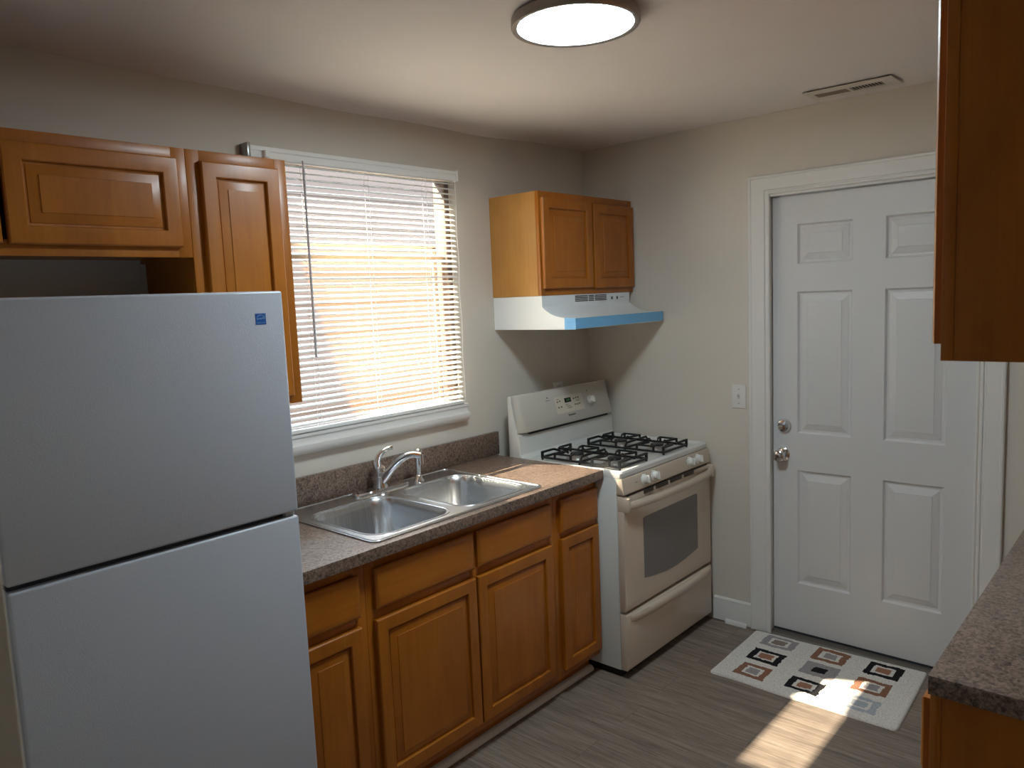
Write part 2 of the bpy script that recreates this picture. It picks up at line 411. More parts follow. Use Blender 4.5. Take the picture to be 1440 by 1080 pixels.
def casing(xl, xr, zt, prof, y0):
    return MB().loft([[(xl - d * .99, y0 - t, 0.004) for d, t in prof], [(xl - d * .99, y0 - t, zt + d * .86) for d, t in prof],
                      [(xr + d * .87, y0 - t, zt + d * .86) for d, t in prof], [(xr + d * .87, y0 - t, 0.004) for d, t in prof]])
struct('trim_3', casing(1.030, 1.873, 2.068, CP, 0), M['trim'], smooth=25)
tb = MB(); tb.prism([(-.012, 0), (.0, .009), (.03, .010), (.034, .012), (.09, .012), (.14, .014), (.14, 0)], 0, 1.0225, 1.8565)
struct('trim_4', tb, M['grime'])
# baseboard between the cooker and the door, with its loose quarter-round piece
bb = MB(); bb.prism([(0, .006), (-.014, .006), (-.014, .098), (-.011, .108), (-.012, .116), (-.006, .123), (0, .124)], 0, .735, .930)
struct('baseboard_back', bb, M['trim'])
struct('trim_5', MB().prism([(-.0145, .0), (-.027, .0), (-.026, .010), (-.021, .017), (-.0145, .020)], 0, .803, .913), M['trim'])
struct('baseboard_right', bx(1.962, 2.128, -.014, 0, .003, .12, .002), M['trim'])

# ------------------------------------------------------------------ outside the window
struct('ground', bx(-8, -.2, -9, 7, -.7, -.6), M['ground'])
b = MB(); b.box(-6.5, -4.2, -6, 6.5, -.6, 4.2)
for k in range(30): b.prism([(-4.2, -.5 + k * .155), (-4.185, -.5 + k * .155), (-4.2, -.36 + k * .155)], 1, -6, 6.5)
struct('exterior_wall', b, M['siding'])
b = MB(); D = lambda d: 3.31 + .32 * (1.073 - d)  # unseen block, added and sloped to shade the window's lower left from the sun
b.prism([(-.2, -.6), (-.2, D(.23)), (-3.2, D(3.23)), (-3.2, -.6)], 1, -4.5, -2.3)
struct('exterior_sun_blocker', b, M['siding'])

# ------------------------------------------------------------------ cabinets
RAISED = [(0, -.019), (0, -.004), (.0035, -.0005), (.006, 0), (.042, 0), (.0445, -.0025), (.0455, -.0105), (.0515, -.0115), (.0525, -.0095), (.0765, -.0022), (.0775, -.0002), (.081, 0)]
SLAB = [(0, -.019), (0, -.006), (.004, -.002), (.009, 0), (.02, 0)]
def front(kind, x, y0, y1, z0, z1, sgn=1):
    fr = ((x, y0, z0), (0, 1, 0), (0, 0, 1), (sgn, 0, 0)); W, H = y1 - y0, z1 - z0
    return MB().rings(fr, [(i, W - i, i, H - i, d) for i, d in kind])
def face_frame(x0, x1, y0, y1, z0, z1, st, cuts_y=(), rails=()):
    b = MB()
    b.box(x0, x1, y0, y0 + st, z0, z1, .001); b.box(x0, x1, y1 - st, y1, z0, z1, .001)
    b.box(x0, x1, y0 + st, y1 - st, z1 - st, z1, .001); b.box(x0, x1, y0 + st, y1 - st, z0, z0 + st, .001)
    for c in cuts_y: b.box(x0, x1, c - st / 2, c + st / 2, z0 + st, z1 - st, .001)
    ed = [y0 + st] + [v for c in cuts_y for v in (c - st / 2, c + st / 2)] + [y1 - st]
    for z in rails:
        for k in range(0, len(ed), 2): b.box(x0, x1, ed[k], ed[k + 1], z - st / 2, z + st / 2, .001)
    return b
def carcass(x0, x1, y0, y1, z0, z1, t=.014, back=True):
    b = MB()
    b.box(x0, x1, y0, y0 + t, z0, z1); b.box(x0, x1, y1 - t, y1, z0, z1)
    b.box(x0, x1, y0 + t, y1 - t, z1 - t, z1); b.box(x0, x1, y0 + t, y1 - t, z0 + .012, z0 + .012 + t)
    b.box(x0, x0 + .006, y0 + t, y1 - t, z0 + t, z1 - t)
    return b
def wall_cabinet(label, y0, y1, z0, z1, xf, doors, fr=.04, group=None, side='woodz'):
    t = thing('wall_cabinet', (0, (y0 + y1) / 2, z0), label, 'cabinet', group)
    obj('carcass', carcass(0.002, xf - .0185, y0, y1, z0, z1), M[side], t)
    obj('face_frame', face_frame(xf - .018, xf, y0, y1, z0, z1, fr), M['woodz'], t)
    for d in doors: obj('door', front(RAISED, xf + .0195, *d), M['woodz'] if d[3] - d[2] > d[1] - d[0] or True else M['woody'], t)
    return t
wall_cabinet('short wide maple wall cabinet hung above the refrigerator', -3.262, -2.3545, 1.810, 2.115, .325,
             [(-3.236, -2.829, 1.838, 2.084), (-2.815, -2.386, 1.838, 2.084)])
wall_cabinet('tall narrow maple wall cabinet between the refrigerator and the window blind', -2.3535, -2.032, 1.349, 2.115, .325,
             [(-2.318, -2.068, 1.374, 2.083)])
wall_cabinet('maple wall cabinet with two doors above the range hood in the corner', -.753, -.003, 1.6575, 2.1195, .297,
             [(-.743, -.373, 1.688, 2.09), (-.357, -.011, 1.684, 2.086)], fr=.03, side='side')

def base_cabinet(label, y0, y1, drawers, doors, cut=(), kick=None):
    t = thing('base_cabinet', (0, (y0 + y1) / 2, 0), label, 'cabinet', 'base cabinets under the sink counter')
    b = MB(); tt = .014
    b.box(.004, .5765, y0, y0 + tt, .089, .875); b.box(.004, .5765, y1 - tt, y1, .089, .875)
    b.box(.004, .5765, y0 + tt, y1 - tt, .101, .115); b.box(.004, .010, y0 + tt, y1 - tt, .115, .875)
    obj('carcass', b, M['woodz'], t)
    obj('face_frame', face_frame(.577, .5955, y0, y1, .089, .8755, .04, cut, (.689,)), M['woodz'], t)
    for d in drawers: obj('drawer_front', front(SLAB, .615, *d), M['woody'], t)
    for d in doors: obj('door', front(RAISED, .615, *d), M['woodz'], t)
    obj('toe_kick', bx(.52, .534, y0, y1, 0.001, .0885), M['woody'], t)
base_cabinet('narrow maple base cabinet half hidden behind the refrigerator', -2.338, -2.0355, [(-2.31, -2.064, .702, .834)], [(-2.31, -2.066, .12, .671)])
base_cabinet('wide maple sink base cabinet with two doors and two false drawer fronts', -2.0345, -1.1005,
             [(-2.004, -1.566, .705, .837), (-1.548, -1.130, .705, .837)], [(-2.010, -1.5635, .121, .671), (-1.5545, -1.129, .121, .671)], cut=(-1.557,))
base_cabinet('narrow maple base cabinet beside the white gas stove', -1.0995, -.8065, [(-1.066, -.811, .703, .838)], [(-1.066, -.811, .120, .676)])
struct('trim_6', MB().prism([(.536, 0), (.560, 0), (.559, .009), (.553, .018), (.545, .022), (.536, .022)], 1, -2.338, -.806), M['trim'])

# countertop with backsplash, cut out for the sink
ct = thing('countertop', (.32, -1.57, .876), 'brown speckled laminate counter with backsplash beneath the window', 'countertop')
CY0, CY1 = -2.342, -.8035
b = MB(); me = curve_plate([(.0, CY0), (.638, CY0), (.638, CY1), (.0, CY1)], [[(.075, -1.975), (.584, -1.975), (.584, -1.18), (.075, -1.18)]], .038, .0012)
b.mesh(me, Matrix.Translation((0.0, 0, .895)))
obj('worktop', b, M['lam'], ct)
obj('backsplash', bx(.001, .0205, CY0, -.776, .9145, 1.022, .0015), M['lam'], ct)

# ------------------------------------------------------------------ double bowl sink
sk = thing('kitchen_sink', (.325, -1.577, .914), 'stainless steel double bowl sink set into the speckled counter', 'sink')
BO = [(.168, .566, -1.955, -1.602), (.168, .566, -1.548, -1.197)]
b = MB()
loops = [[(p[0], p[1]) for p in rrect(x0, x1, y0, y1, .075, 0)] for x0, x1, y0, y1 in BO]
b.mesh(curve_plate([(p[0], p[1]) for p in rrect(.045, .605, -1.995, -1.157, .03, 0)], loops, .005, .0016), Matrix.Translation((0, 0, .9168)))
# raised bead round the deck
for x0, x1, y0, y1 in BO:
    pts = rrect(x0 - .008, x1 + .008, y0 - .008, y1 + .008, .082, .9195); b.tube(pts + pts[:2], .0022, 6)
pts = rrect(.050, .600, -1.990, -1.162, .027, .9192); b.tube(pts + pts[:2], .003, 6)
obj('rim', b, M['steel'], sk)
for x0, x1, y0, y1 in BO:
    rg = []
    for ins, z, rr in ((-.001, .9185, .075), (.004, .912, .073), (.010, .89, .07), (.022, .79, .068), (.032, .756, .066), (.046, .742, .06), (.07, .737, .05), (.13, .732, .045)):
        rg.append(rrect(x0 + ins, x1 - ins, y0 + ins, y1 - ins, min(rr, (x1 - x0) / 2 - ins - .001), z))
    bb = MB().loft(rg, cap0=False)
    ba = obj('basin', bb, M['steel'], sk, smooth=50)
    cx_, cy_ = (x0 + x1) / 2, (y0 + y1) / 2
    dr = MB().lathe([(.043, .7325), (.043, .7355), (.036, .7365), (.033, .733), (.012, .7325), (.012, .742), (.001, .743)], (cx_, cy_, 0))
    obj('drain', dr, M['chrome'], ba)

fc = thing('kitchen_faucet', (.09, -1.552, .9195), 'chrome single lever kitchen faucet on the back ledge of the sink', 'faucet')
b = MB().loft([rrect(.062, .122, -1.688, -1.418, .029, z) for z in (.9195, .925)] + [rrect(.066, .118, -1.684, -1.422, .025, .930)])
obj('deck_plate', b, M['chrome'], fc)
b = MB().lathe([(.031, .930), (.030, .937), (.025, .946), (.0235, .985), (.025, .997), (.022, 1.008), (.013, 1.016), (.001, 1.018)], (.09, -1.552, 0))
obj('faucet_body', b, M['chrome'], fc)
def bez(P, n=14):
    out = []
    for k in range(n + 1):
        t = k / n; q = [Vector(p) for p in P]
        while len(q) > 1: q = [q[i].lerp(q[i + 1], t) for i in range(len(q) - 1)]
        out.append(q[0])
    return out
pts = bez([(.098, -1.549, .955), (.14, -1.535, 1.005), (.185, -1.520, 1.068), (.232, -1.503, 1.074), (.268, -1.490, 1.062)])
b = MB().tube(pts, [.018 - .0055 * k / 14 for k in range(15)], 14); b.cyl((.266, -1.4905, 1.066), (.268, -1.489, 1.028), .0118, .0105, 16)
obj('spout', b, M['chrome'], fc, smooth=60)
pts = bez([(.088, -1.556, 1.0), (.075, -1.563, 1.045), (.083, -1.535, 1.080), (.098, -1.49, 1.080)], 12)
b = MB().tube(pts, [.0195 - .0098 * min(1, k / 9) for k in range(13)], 14, .75)
obj('lever', b, M['chrome'], fc, smooth=60)
sp = thing('side_sprayer', (.111, -1.372, .9195), 'chrome pull-out side sprayer standing right of the faucet', 'sprayer')
obj('sprayer_base', MB().lathe([(.025, .9195), (.024, .924), (.017, .932), (.0145, .943), (.012, .946)], (.111, -1.372, 0)), M['chrome'], sp)
b = MB().tube([(.111, -1.372, .944), (.111, -1.372, .962), (.112, -1.372, 1.0), (.114, -1.372, 1.03), (.118, -1.372, 1.044)], [.0125, .0115, .0125, .0145, .0135], 16)
b.lathe([(.001, -.014), (.012, -.012), (.0155, -.004), (.0155, .008), (.012, .012), (.001, .013)], (.118, -1.372, 1.042), (1, -.35, .25), 20)
obj('sprayer_head', b, M['chrome'], sp, smooth=50)

# ------------------------------------------------------------------ refrigerator
fr = thing('refrigerator', (.39, -2.68, 0), 'white top freezer refrigerator standing left of the sink counter', 'refrigerator')
fy0, fy1 = -3.008, -2.3505
obj('body', bx(.06, .692, fy0 + .004, fy1 - .004, .03, 1.692, .008), M['fridge'], fr)
b = bx(.10, .66, fy0 + .03, fy1 - .03, 0.0, .03); obj('toe_grille', b, M['black'], fr)
obj('freezer_door', bx(.700, .766, fy0, fy1, 1.1335, 1.699, .006, 3), M['fridge'], fr)
obj('refrigerator_door', bx(.700, .766, fy0, fy1, .075, 1.1205, .006, 3), M['fridge'], fr)
obj('gasket', bx(.692, .700, fy0 + .012, fy1 - .012, .085, 1.685), M['seal'], fr)
obj('handle_recess', bx(.7005, .745, fy0 + .004, fy1 - .035, 1.121, 1.133), M['seal'], fr, label='dark slot between the two doors')
obj('hinge', bx(.705, .752, fy1 - .03, fy1 - .004, 1.1208, 1.1332, .002), M['white'], fr, label='small white middle hinge')
st = obj('energy_label', bx(.7662, .7666, -2.4295, -2.4015, 1.618, 1.645), M['sticker'], fr, label='small square blue energy label')
b = MB(); cc = []
for k in range(17):
    t = R(15 + 150 * k / 16); cc.append((.7669, -2.4155 + .0115 * math.cos(t), 1.6305 + .0105 * math.sin(t)))
b.tube(cc, .0006, 5)
b.tube(bez([(.7669, -2.4265, 1.6305), (.7669, -2.422, 1.635), (.7669, -2.416, 1.629), (.7669, -2.411, 1.632), (.7669, -2.407, 1.637)], 12), .0008, 5)
for k in range(5):                                # little star
    a = R(90 + 72 * k); b.tube([(.7669, -2.4065, 1.6325), (.7669, -2.4065 + .0028 * math.cos(a), 1.6325 + .0028 * math.sin(a))], [.0009, .0002], 5)
b.mesh(text_mesh('ENERGY STAR', .0036, .0001), facing((.7668, -2.4155, 1.6222), (0, 1, 0), (0, 0, 1)))
obj('emblem', b, M['stickw'], st)

# ------------------------------------------------------------------ range hood
HY0, HY1 = -.751, -.038
hd = thing('range_hood', (.2, (HY0 + HY1) / 2, 1.506), 'white under-cabinet range hood with blue protective film on its front lip', 'range hood')
hp = [(0.002, 1.6565), (.297, 1.6565), (.297, 1.607), (.315, 1.592), (.340, 1.577), (.370, 1.566), (.402, 1.5595), (.432, 1.5565), (.481, 1.5545), (.481, 1.509), (.474, 1.506), (0.002, 1.506)]
inn = [(x, z) for x, z in hp]
obj('canopy', MB().prism(hp, 1, HY0, HY1), M['hood'], hd, smooth=20)
b = MB()
for y0, y1 in ((-.504, -.403), (-.395, -.353), (-.344, -.246)):
    for k in range(4): b.box(.2972, .2982, y0, y1, 1.6235 + k * .0078, 1.6235 + k * .0078 + .0046)
obj('vent_slots', b, M['black'], hd)
for y in (-.202, -.156):
    sw = bx(.2972, .299, y - .014, y + .014, 1.622, 1.644, .0005); obj('switch', sw, M['hood'], hd)
    obj('rocker', bx(.299, .302, y - .006, y + .006, 1.626, 1.640, .001), M['grey'], hd)
obj('print', bx(.2972, .2975, -.125, -.085, 1.634, 1.636), M['grey'], hd)
b = MB()
b.box(.4812, .4818, HY0 - .0012, HY1 + .02, 1.509, 1.5552)
b.prism([(.421, 1.5065), (.4818, 1.5065), (.4818, 1.5552), (.44, 1.5568), (.421, 1.5578)], 1, HY0 - .0014, HY0 - .0006)
for k in range(5):
    y = HY0 - .0016; x = .434 + k * .008
    b.tube([(x, y, 1.514 + random.random() * .012), (x + .006, y - .0006, 1.53 + random.random() * .01), (x + .004, y, 1.546)], .0008, 5)
obj('protective_film', b, M['tape'], hd, label='blue film wrapped round the front lip')

# ------------------------------------------------------------------ gas stove
SY0, SY1 = -.7985, -.0335
sv = thing('gas_stove', (.42, -.416, 0), 'freestanding white gas stove with black grates in the room corner', 'stove')
obj('body', bx(.105, .700, SY0, SY1, .038, .884, .003), M['white'], sv)
obj('base', bx(.14, .69, SY0 + .02, SY1 - .02, 0.0, .038), M['black'], sv)
b = MB().loft([rrect(.15, .724, SY0, SY1, [.02, .004, .004, .012], .884), rrect(.15, .727, SY0, SY1, [.02, .004, .004, .012], .889),
               rrect(.15, .727, SY0, SY1, [.02, .004, .004, .012], .906), rrect(.153, .722, SY0 + .004, SY1 - .004, [.02, .004, .004, .012], .913), rrect(.158, .712, SY0 + .014, SY1 - .014, .012, .914),
               rrect(.172, .698, SY0 + .028, SY1 - .028, .02, .906), rrect(.19, .68, SY0 + .05, SY1 - .05, .02, .9045)])
obj('cooktop', b, M['white'], sv)
# backguard: rear shell, sloping control face, slot and lower riser
b = MB(); b.prism([(.103, .885), (.103, 1.19), (.108, 1.197), (.124, 1.197), (.126, 1.168), (.158, 1.02), (.166, 1.012), (.170, .925), (.19, .908), (.19, .885)], 1, SY0 + .001, SY1 - .001, .003)
bg_ = obj('backguard', b, M['white'], sv)
fp = [(.127, 1.197), (.138, 1.198), (.147, 1.19), (.168, 1.112), (.189, 1.034), (.186, 1.028), (.178, 1.026), (.160, 1.03)]
b = MB()
ys = [(SY0 + .002, .055), (SY0 + .008, .03), (SY0 + .022, .010), (SY0 + .045, 0), (SY1 - .045, 0), (SY1 - .022, .010), (SY1 - .008, .03), (SY1 - .002, .055)]
rg = []
for y, ins in ys:
    rg.append([(max(x - ins * .9, .1275 + (1.197 - z) * .2), y, z) if i in (1, 2, 3, 4, 5, 6) else (x, y, z) for i, (x, z) in enumerate(fp)])
b.loft(rg)
cp = obj('control_face', b, M['bisque2'], sv, smooth=45)
obj('air_slot', bx(.150, .1655, SY0 + .075, SY1 - .04, 1.0125, 1.0245), M['black'], sv)
U, V = Vector((0, 1, 0)), Vector((-.043, 0, .16)).normalized(); NF = U.cross(V)
def onface(y, z, lift=.0005):                     # a point of the sloping control face
    x = .147 + (1.19 - z) * .043 / .16 - .0022 * math.sin((z - 1.034) / .156 * math.pi) * 0
    return Vector((x, y, z)) + NF * lift
def plate(y0, y1, z0, z1, mb=None, lift=.0006, th=.0004):
    mb = mb or MB(); c = onface((y0 + y1) / 2, (z0 + z1) / 2, lift); mm = facing(c, U, V)
    tb_ = MB(); tb_.box(-(y1 - y0) / 2, (y1 - y0) / 2, -(z1 - z0) / 2 * 1.035, (z1 - z0) / 2 * 1.035, -th, th)
    me_ = bpy.data.meshes.new('p'); tb_.bm.to_mesh(me_); tb_.bm.free(); mb.mesh(me_, mm); bpy.data.meshes.remove(me_); return mb
ov = obj('control_overlay', plate(-.518, -.302, 1.078, 1.160), M['panelgrey'], cp)
b = MB(); plate(-.298, -.294, 1.076, 1.156, b, .001)
obj('overlay_edge', b, M['knob'], cp)
obj('display', plate(-.441, -.389, 1.125, 1.147, lift=.0016), M['lcd'], cp, label='dark clock display')
b = MB(); b.mesh(text_mesh('1:00', .014, .0001), facing(onface(-.414, 1.136, .0022), U, V)); obj('digits', b, M['digits'], cp)
for y, z in ((-.497, 1.135), (-.478, 1.137), (-.495, 1.108), (-.474, 1.109), (-.366, 1.137), (-.347, 1.139), (-.329, 1.139), (-.342, 1.107), (-.326, 1.109), (-.36, 1.108)):
    obj('button', plate(y - .005, y + .005, z - .0035, z + .0035, lift=.0014), M['grey'], cp)
for y, z, w_ in ((-.49, 1.147, .02), (-.335, 1.125, .03), (-.43, 1.115, .018), (-.415, 1.106, .03), (-.41, 1.098, .035), (-.567, 1.151, .03), (-.232, 1.085, .012)):
    obj('printed_line', plate(y - w_ / 2, y + w_ / 2, z - .0013, z + .0013, lift=.0014), M['grey'], cp)
for y, z in ((-.567, 1.164), (-.245, 1.162)): obj('indicator_light', plate(y - .004, y + .004, z - .003, z + .003, lift=.0014), M['grey'], cp)
b = MB(); b.mesh(text_mesh('Kenmore', .0155, .0002, .0003), facing(onface(-.405, 1.064, .0008), U, V)); obj('logo', b, M['logo'], cp)
b = MB(); kc = onface(-.232, 1.115, 0); b.lathe([(.023, 0), (.023, .004), (.019, .006), (.018, .022), (.015, .025), (.001, .026)], kc, NF, 32)
tb_ = bx(-.004, .004, -.017, .017, .020, .030, .001); me_ = bpy.data.meshes.new('p'); tb_.bm.to_mesh(me_); b.mesh(me_, facing(kc, U, V))
ok = obj('oven_knob', b, M['knob'], sv, label='white oven dial on the backguard')
# grates and burners
def grate(y0, y1):
    x0, x1 = .258, .682; zl, zt = .917, .9405; b = MB(); ym = (y0 + y1) / 2; xm = (x0 + x1) / 2
    def bar(pts, wd=.0075, ht=.0095):              # flat cast bar: upright section swept along pts
        pts = [Vector(p) for p in pts]; rg = []
        for i, p in enumerate(pts):
            d = pts[min(i + 1, len(pts) - 1)] - pts[max(i - 1, 0)]; d.z = 0
            if d.length < 1e-6: d = Vector((1, 0, 0))
            sd_ = d.normalized().cross(Vector((0, 0, 1))) * wd / 2; h = ht[i] if isinstance(ht, list) else ht
            rg.append([p + sd_ + Vector((0, 0, h / 2)), p - sd_ + Vector((0, 0, h / 2)), p - sd_ - Vector((0, 0, h / 2)), p + sd_ - Vector((0, 0, h / 2))])
        b.loft(rg)
    for y in (y0, y1): bar([(x0 - .004, y, zl), (x1 + .004, y, zl)])
    for x in (x0, x1, xm): bar([(x, y0, zl), (x, y1, zl)])
    for x in (x0, x1):                             # raised loops on the short ends, posts at the corners
        s_ = 1 if x == x0 else -1
        for y, t_ in ((y0, 1), (y1, -1)):
            b.box(x - .005, x + .005, y - .005, y + .005, zl - .004, zt + .004)
            bar([(x, y, zt), (x, y + t_ * .084, zt)])
            bar([(x, y + t_ * .084, zt), (x + s_ * .03, y + t_ * .088, zt - .004), (x + s_ * .055, y + t_ * .09, zl + .003)])
    for xc in (x0 + .118, x1 - .098):              # four fingers over each burner, rising to points
        for y, t_ in ((y0, 1), (y1, -1)):
            for dx in (-.045, .045):
                b.box(xc + dx - .0045, xc + dx + .0045, y - .0035, y + .0035, zl, zt + .003)
                bar([(xc + dx, y, zt), (xc + dx * .8, y + t_ * .04, zt), (xc + dx * .42, y + t_ * .07, zt)], .0065, [.0095, .009, .004])
            bar([(xc - .045, y, zt), (xc + .045, y, zt)], .006, .008)
        for s_ in (-1, 1):
            bar([(xc + s_ * .108, ym, zt), (xc + s_ * .06, ym, zt + .002), (xc + s_ * .03, ym, zt)], .007, [.010, .012, .004])
            bar([(xc + s_ * .030, ym, zt), (xc + s_ * .042, ym, zt + .012), (xc + s_ * .060, ym, zt + .001)], .005, [.004, .007, .007])
    bar([(xm, y0, zl), (xm, y0 + .02, zt), (xm, y1 - .02, zt), (xm, y1, zl)])
    for x in (x0, x1, xm):
        for y in (y0, y1): b.cyl((x, y, .9055), (x, y, zl), .0052, seg=8)
    return b
GR = [(-.742, -.528), (-.380, -.166)]
obj('grate', grate(*GR[0]), M['iron'], sv); obj('grate', grate(*GR[1]), M['iron'], sv)
for y0, y1 in GR:
    for xc in (.378, .584):
        bu = obj('burner', MB().lathe([(.052, .9055), (.050, .910), (.036, .912), (.034, .922), (.030, .924), (.001, .924)], (xc, (y0 + y1) / 2, 0)), M['alu'], sv)
        obj('burner_cap', MB().lathe([(.031, .9242), (.032, .928), (.029, .932), (.001, .933)], (xc, (y0 + y1) / 2, 0)), M['iron'], bu)
# front: control strip, oven door, drawer
b = MB().prism([(.700, .815), (.734, .813), (.737, .818), (.728, .880), (.724, .8835), (.700, .8835)], 1, SY0, SY1, .002)
obj('control_strip', b, M['bisque'], sv)
for y in (-.634, -.552, -.233, -.155):
    z = .8515; o_ = Vector((.7325, y, z)); nn = Vector((1, 0, .14)).normalized()
    k_ = obj('burner_knob', MB().lathe([(.024, 0), (.024, .003), (.0185, .005), (.0175, .022), (.014, .025), (.001, .0255)], o_, nn, 28), M['knob'], sv)
    gb = MB(); tb_ = bx(-.0035, .0035, -.0165, .0165, .022, .031, .0012); me_ = bpy.data.meshes.new('p'); tb_.bm.to_mesh(me_); gb.mesh(me_, facing(o_, (0, 1, 0), (-.14, 0, 1)))
    obj('grip', gb, M['knob'], k_)
    dm = MB()
    for a in range(0, 360, 45):
        if a != 270: dm.box(.7315, .7335, y + .029 * math.cos(R(a)) - .0012, y + .029 * math.cos(R(a)) + .0012, .8515 + .027 * math.sin(R(a)) - .0012, .8515 + .027 * math.sin(R(a)) + .0012)
    obj('dial_marks', dm, M['grey'], k_)
obj('printed_line', bx(.7315, .7338, -.702, -.685, .850, .852), M['grey'], sv)
b = MB()
b.box(.7305, .7336, -.77, -.06, .8035, .8075)
for z in (.790, .7955, .801):
    for y0, y1 in ((-.640, -.56), (-.54, -.435), (-.415, -.31), (-.29, -.196)): b.box(.7334, .7362, y0, y1, z - .0015, z + .0012)
obj('oven_vent', b, M['black'], sv)
b = MB().prism([(.702, .302), (.727, .302), (.733, .308), (.735, .33), (.735, .78), (.732, .806), (.702, .808)], 1, SY0 + .001, SY1 - .001, .002)
od = obj('oven_door', b, M['bisque'], sv, label='bisque oven door')
WN = [(-.650, .686), (-.168, .686)]
bot = [(-.168 - .482 * t, .415 - .026 * math.sin(math.pi * t)) for t in [k / 16 for k in range(17)]]
me_ = curve_plate([(-.640, .686), (-.178, .686), (-.170, .682), (-.168, .674)] + bot + [(-.650, .674), (-.648, .682)], [], .0012)
b = MB().mesh(me_, facing((.7356, 0, 0), (0, 1, 0), (0, 0, 1)))
obj('window', b, M['ovenglass'], od, label='dark grey glass window')
n_ = 20; rg = []
for k in range(n_ + 1):
    t = k / n_; y = SY0 + .012 + (SY1 - SY0 - .02) * t; bow = .030 * math.sin(math.pi * min(max((t - 0) / 1, 0), 1)) ** .6
    xo = .748 + bow
    rg.append([(xo - .014, y, .752), (xo, y, .749), (xo + .007, y, .758), (xo + .007, y, .772), (xo, y, .783), (xo - .014, y, .782)])
b = MB().loft(rg)
for y0, y1 in ((SY0 - .001, SY0 + .022), (SY1 - .022, SY1 - .001)): b.box(.705, .758, y0, y1, .742, .803, .004)
obj('door_handle', b, M['bisque'], od, smooth=40)
b = MB().prism([(.702, .040), (.730, .040), (.735, .046), (.736, .21), (.736, .285), (.731, .291), (.702, .291)], 1, SY0 + .001, SY1 - .001, .002)
dw = obj('drawer', b, M['bisque'], sv, label='bisque storage drawer')
rg = []
for k in range(n_ + 1):
    t = k / n_; y = SY0 + .03 + (SY1 - SY0 - .04) * t; s_ = math.sin(math.pi * t) ** .5
    rg.append([(.735, y, .285), (.737 + .012 * s_, y, .282), (.738 + .018 * s_, y, .270), (.737 + .016 * s_, y, .257 - .012 * s_), (.735, y, .250 - .018 * s_)])
obj('pull', MB().loft(rg), M['bisque'], dw, smooth=50)

# ------------------------------------------------------------------ window blind
bl = thing('window_blind', (.03, -1.495, 1.19), 'white horizontal mini blind lowered over the window, slats half open', 'blind')
BY0, BY1 = -1.962, -1.010
b = MB(); b.prism([(.002, 2.172), (.040, 2.172), (.042, 2.178), (.042, 2.196), (.046, 2.199), (.046, 2.212), (.040, 2.214), (.002, 2.214)], 1, -1.985, -1.000)
obj('headrail', b, M['rail'], bl)
obj('end_bracket', bx(.002, .052, -1.999, -1.986, 2.165, 2.22, .002), M['nickel'], bl)
obj('end_bracket', bx(.002, .050, -.9985, -.994, 2.17, 2.217, .001), M['rail'], bl); obj('bracket_clip', bx(.0465, .060, -1.935, -1.918, 2.176, 2.199, .001), M['rail'], bl)
b = MB(); NS = 43; TH = R(27)
for k in range(NS):
    z = 2.160 - k * .0223; th = TH + R(random.uniform(-2, 2)); y1 = BY1 + random.uniform(-.0015, .0015)
    if k == NS - 3: th = R(4)
    sag = [0.0, .001, .0012, .001, 0]
    rg = []
    for y in (BY0, -1.72, -1.48, -1.25, y1):
        ring = []
        for u_, cr in ((-.01125, 0), (-.0068, .0012), (0, .0018), (.0068, .0012), (.01125, 0)):
            ring.append((.026 + u_ * math.cos(th) + cr * math.sin(th), y, z - u_ * math.sin(th) + cr * math.cos(th)))
        ring += [(x, yy, zz - .00035) for x, yy, zz in ring[::-1]]
        rg.append(ring)
    b.loft(rg)
obj('slats', b, M['slat'], bl, smooth=60)
obj('bottom_rail', bx(.014, .040, BY0, BY1, 1.1915, 1.206, .003), M['rail'], bl)
for y in (-1.770, -1.481, -1.177):
    b = MB(); z = 2.172
    for x in (.0395, .0125): b.cyl((x, y, 1.204), (x, y, 2.172), .0008, seg=6)
    obj('ladder_cord', b, M['cord'], bl)
b = MB(); pts = [(.040, BY1 + .002 + .003 * math.sin(k * 1.1), 2.172 - k * .0485) for k in range(21)]
obj('lift_cord', MB().tube(pts, .0012, 6), M['cord'], bl)
b = MB(); b.cyl((.0525, -1.782, 2.155), (.054, -1.786, 1.468), .0042, seg=8); b.cyl((.047, -1.78, 2.178), (.0525, -1.782, 2.152), .0025, seg=8)
obj('tilt_wand', b, M['wand'], bl, label='grey translucent tilt wand')

# ------------------------------------------------------------------ ceiling lamp and vent
LX, LY = 1.176, -1.635
lp = thing('ceiling_lamp', (LX, LY, ZC), 'round flush ceiling lamp with grey metal rim and lit white disc', 'lamp')
b = MB().lathe([(.150, 2.419), (.150, 2.414), (.1765, 2.411), (.1775, 2.392), (.175, 2.387), (.170, 2.386), (.160, 2.389), (.158, 2.40)], (LX, LY, 0), seg=64)
obj('rim', b, M['lampmetal'], lp, smooth=40)
b = MB().lathe([(.1578, 2.398), (.1578, 2.392), (.152, 2.390), (.001, 2.3895)], (LX, LY, 0), seg=64)
obj('diffuser', b, M['diff'], lp)
vt = thing('ceiling_vent', (1.44, -.165, ZC), 'beige metal ceiling air register near the door wall', 'vent')
vx0, vx1, vy0, vy1 = 1.278, 1.606, -.262, -.112
b = MB(); me_ = curve_plate([(vx0, vy0), (vx1, vy0), (vx1, vy1), (vx0, vy1)], [[(1.302, -.215), (1.428, -.215), (1.428, -.150), (1.302, -.150)], [(1.438, -.215), (1.558, -.215), (1.558, -.150), (1.438, -.150)]], .005, .001)
b.mesh(me_, Matrix.Translation((0, 0, ZC - .008)))
for x in (1.29, 1.582): b.lathe([(.004, -.012), (.003, -.0135), (.0005, -.014)], (x, -.185, ZC), seg=10)
obj('faceplate', b, M['ventwhite'], vt)
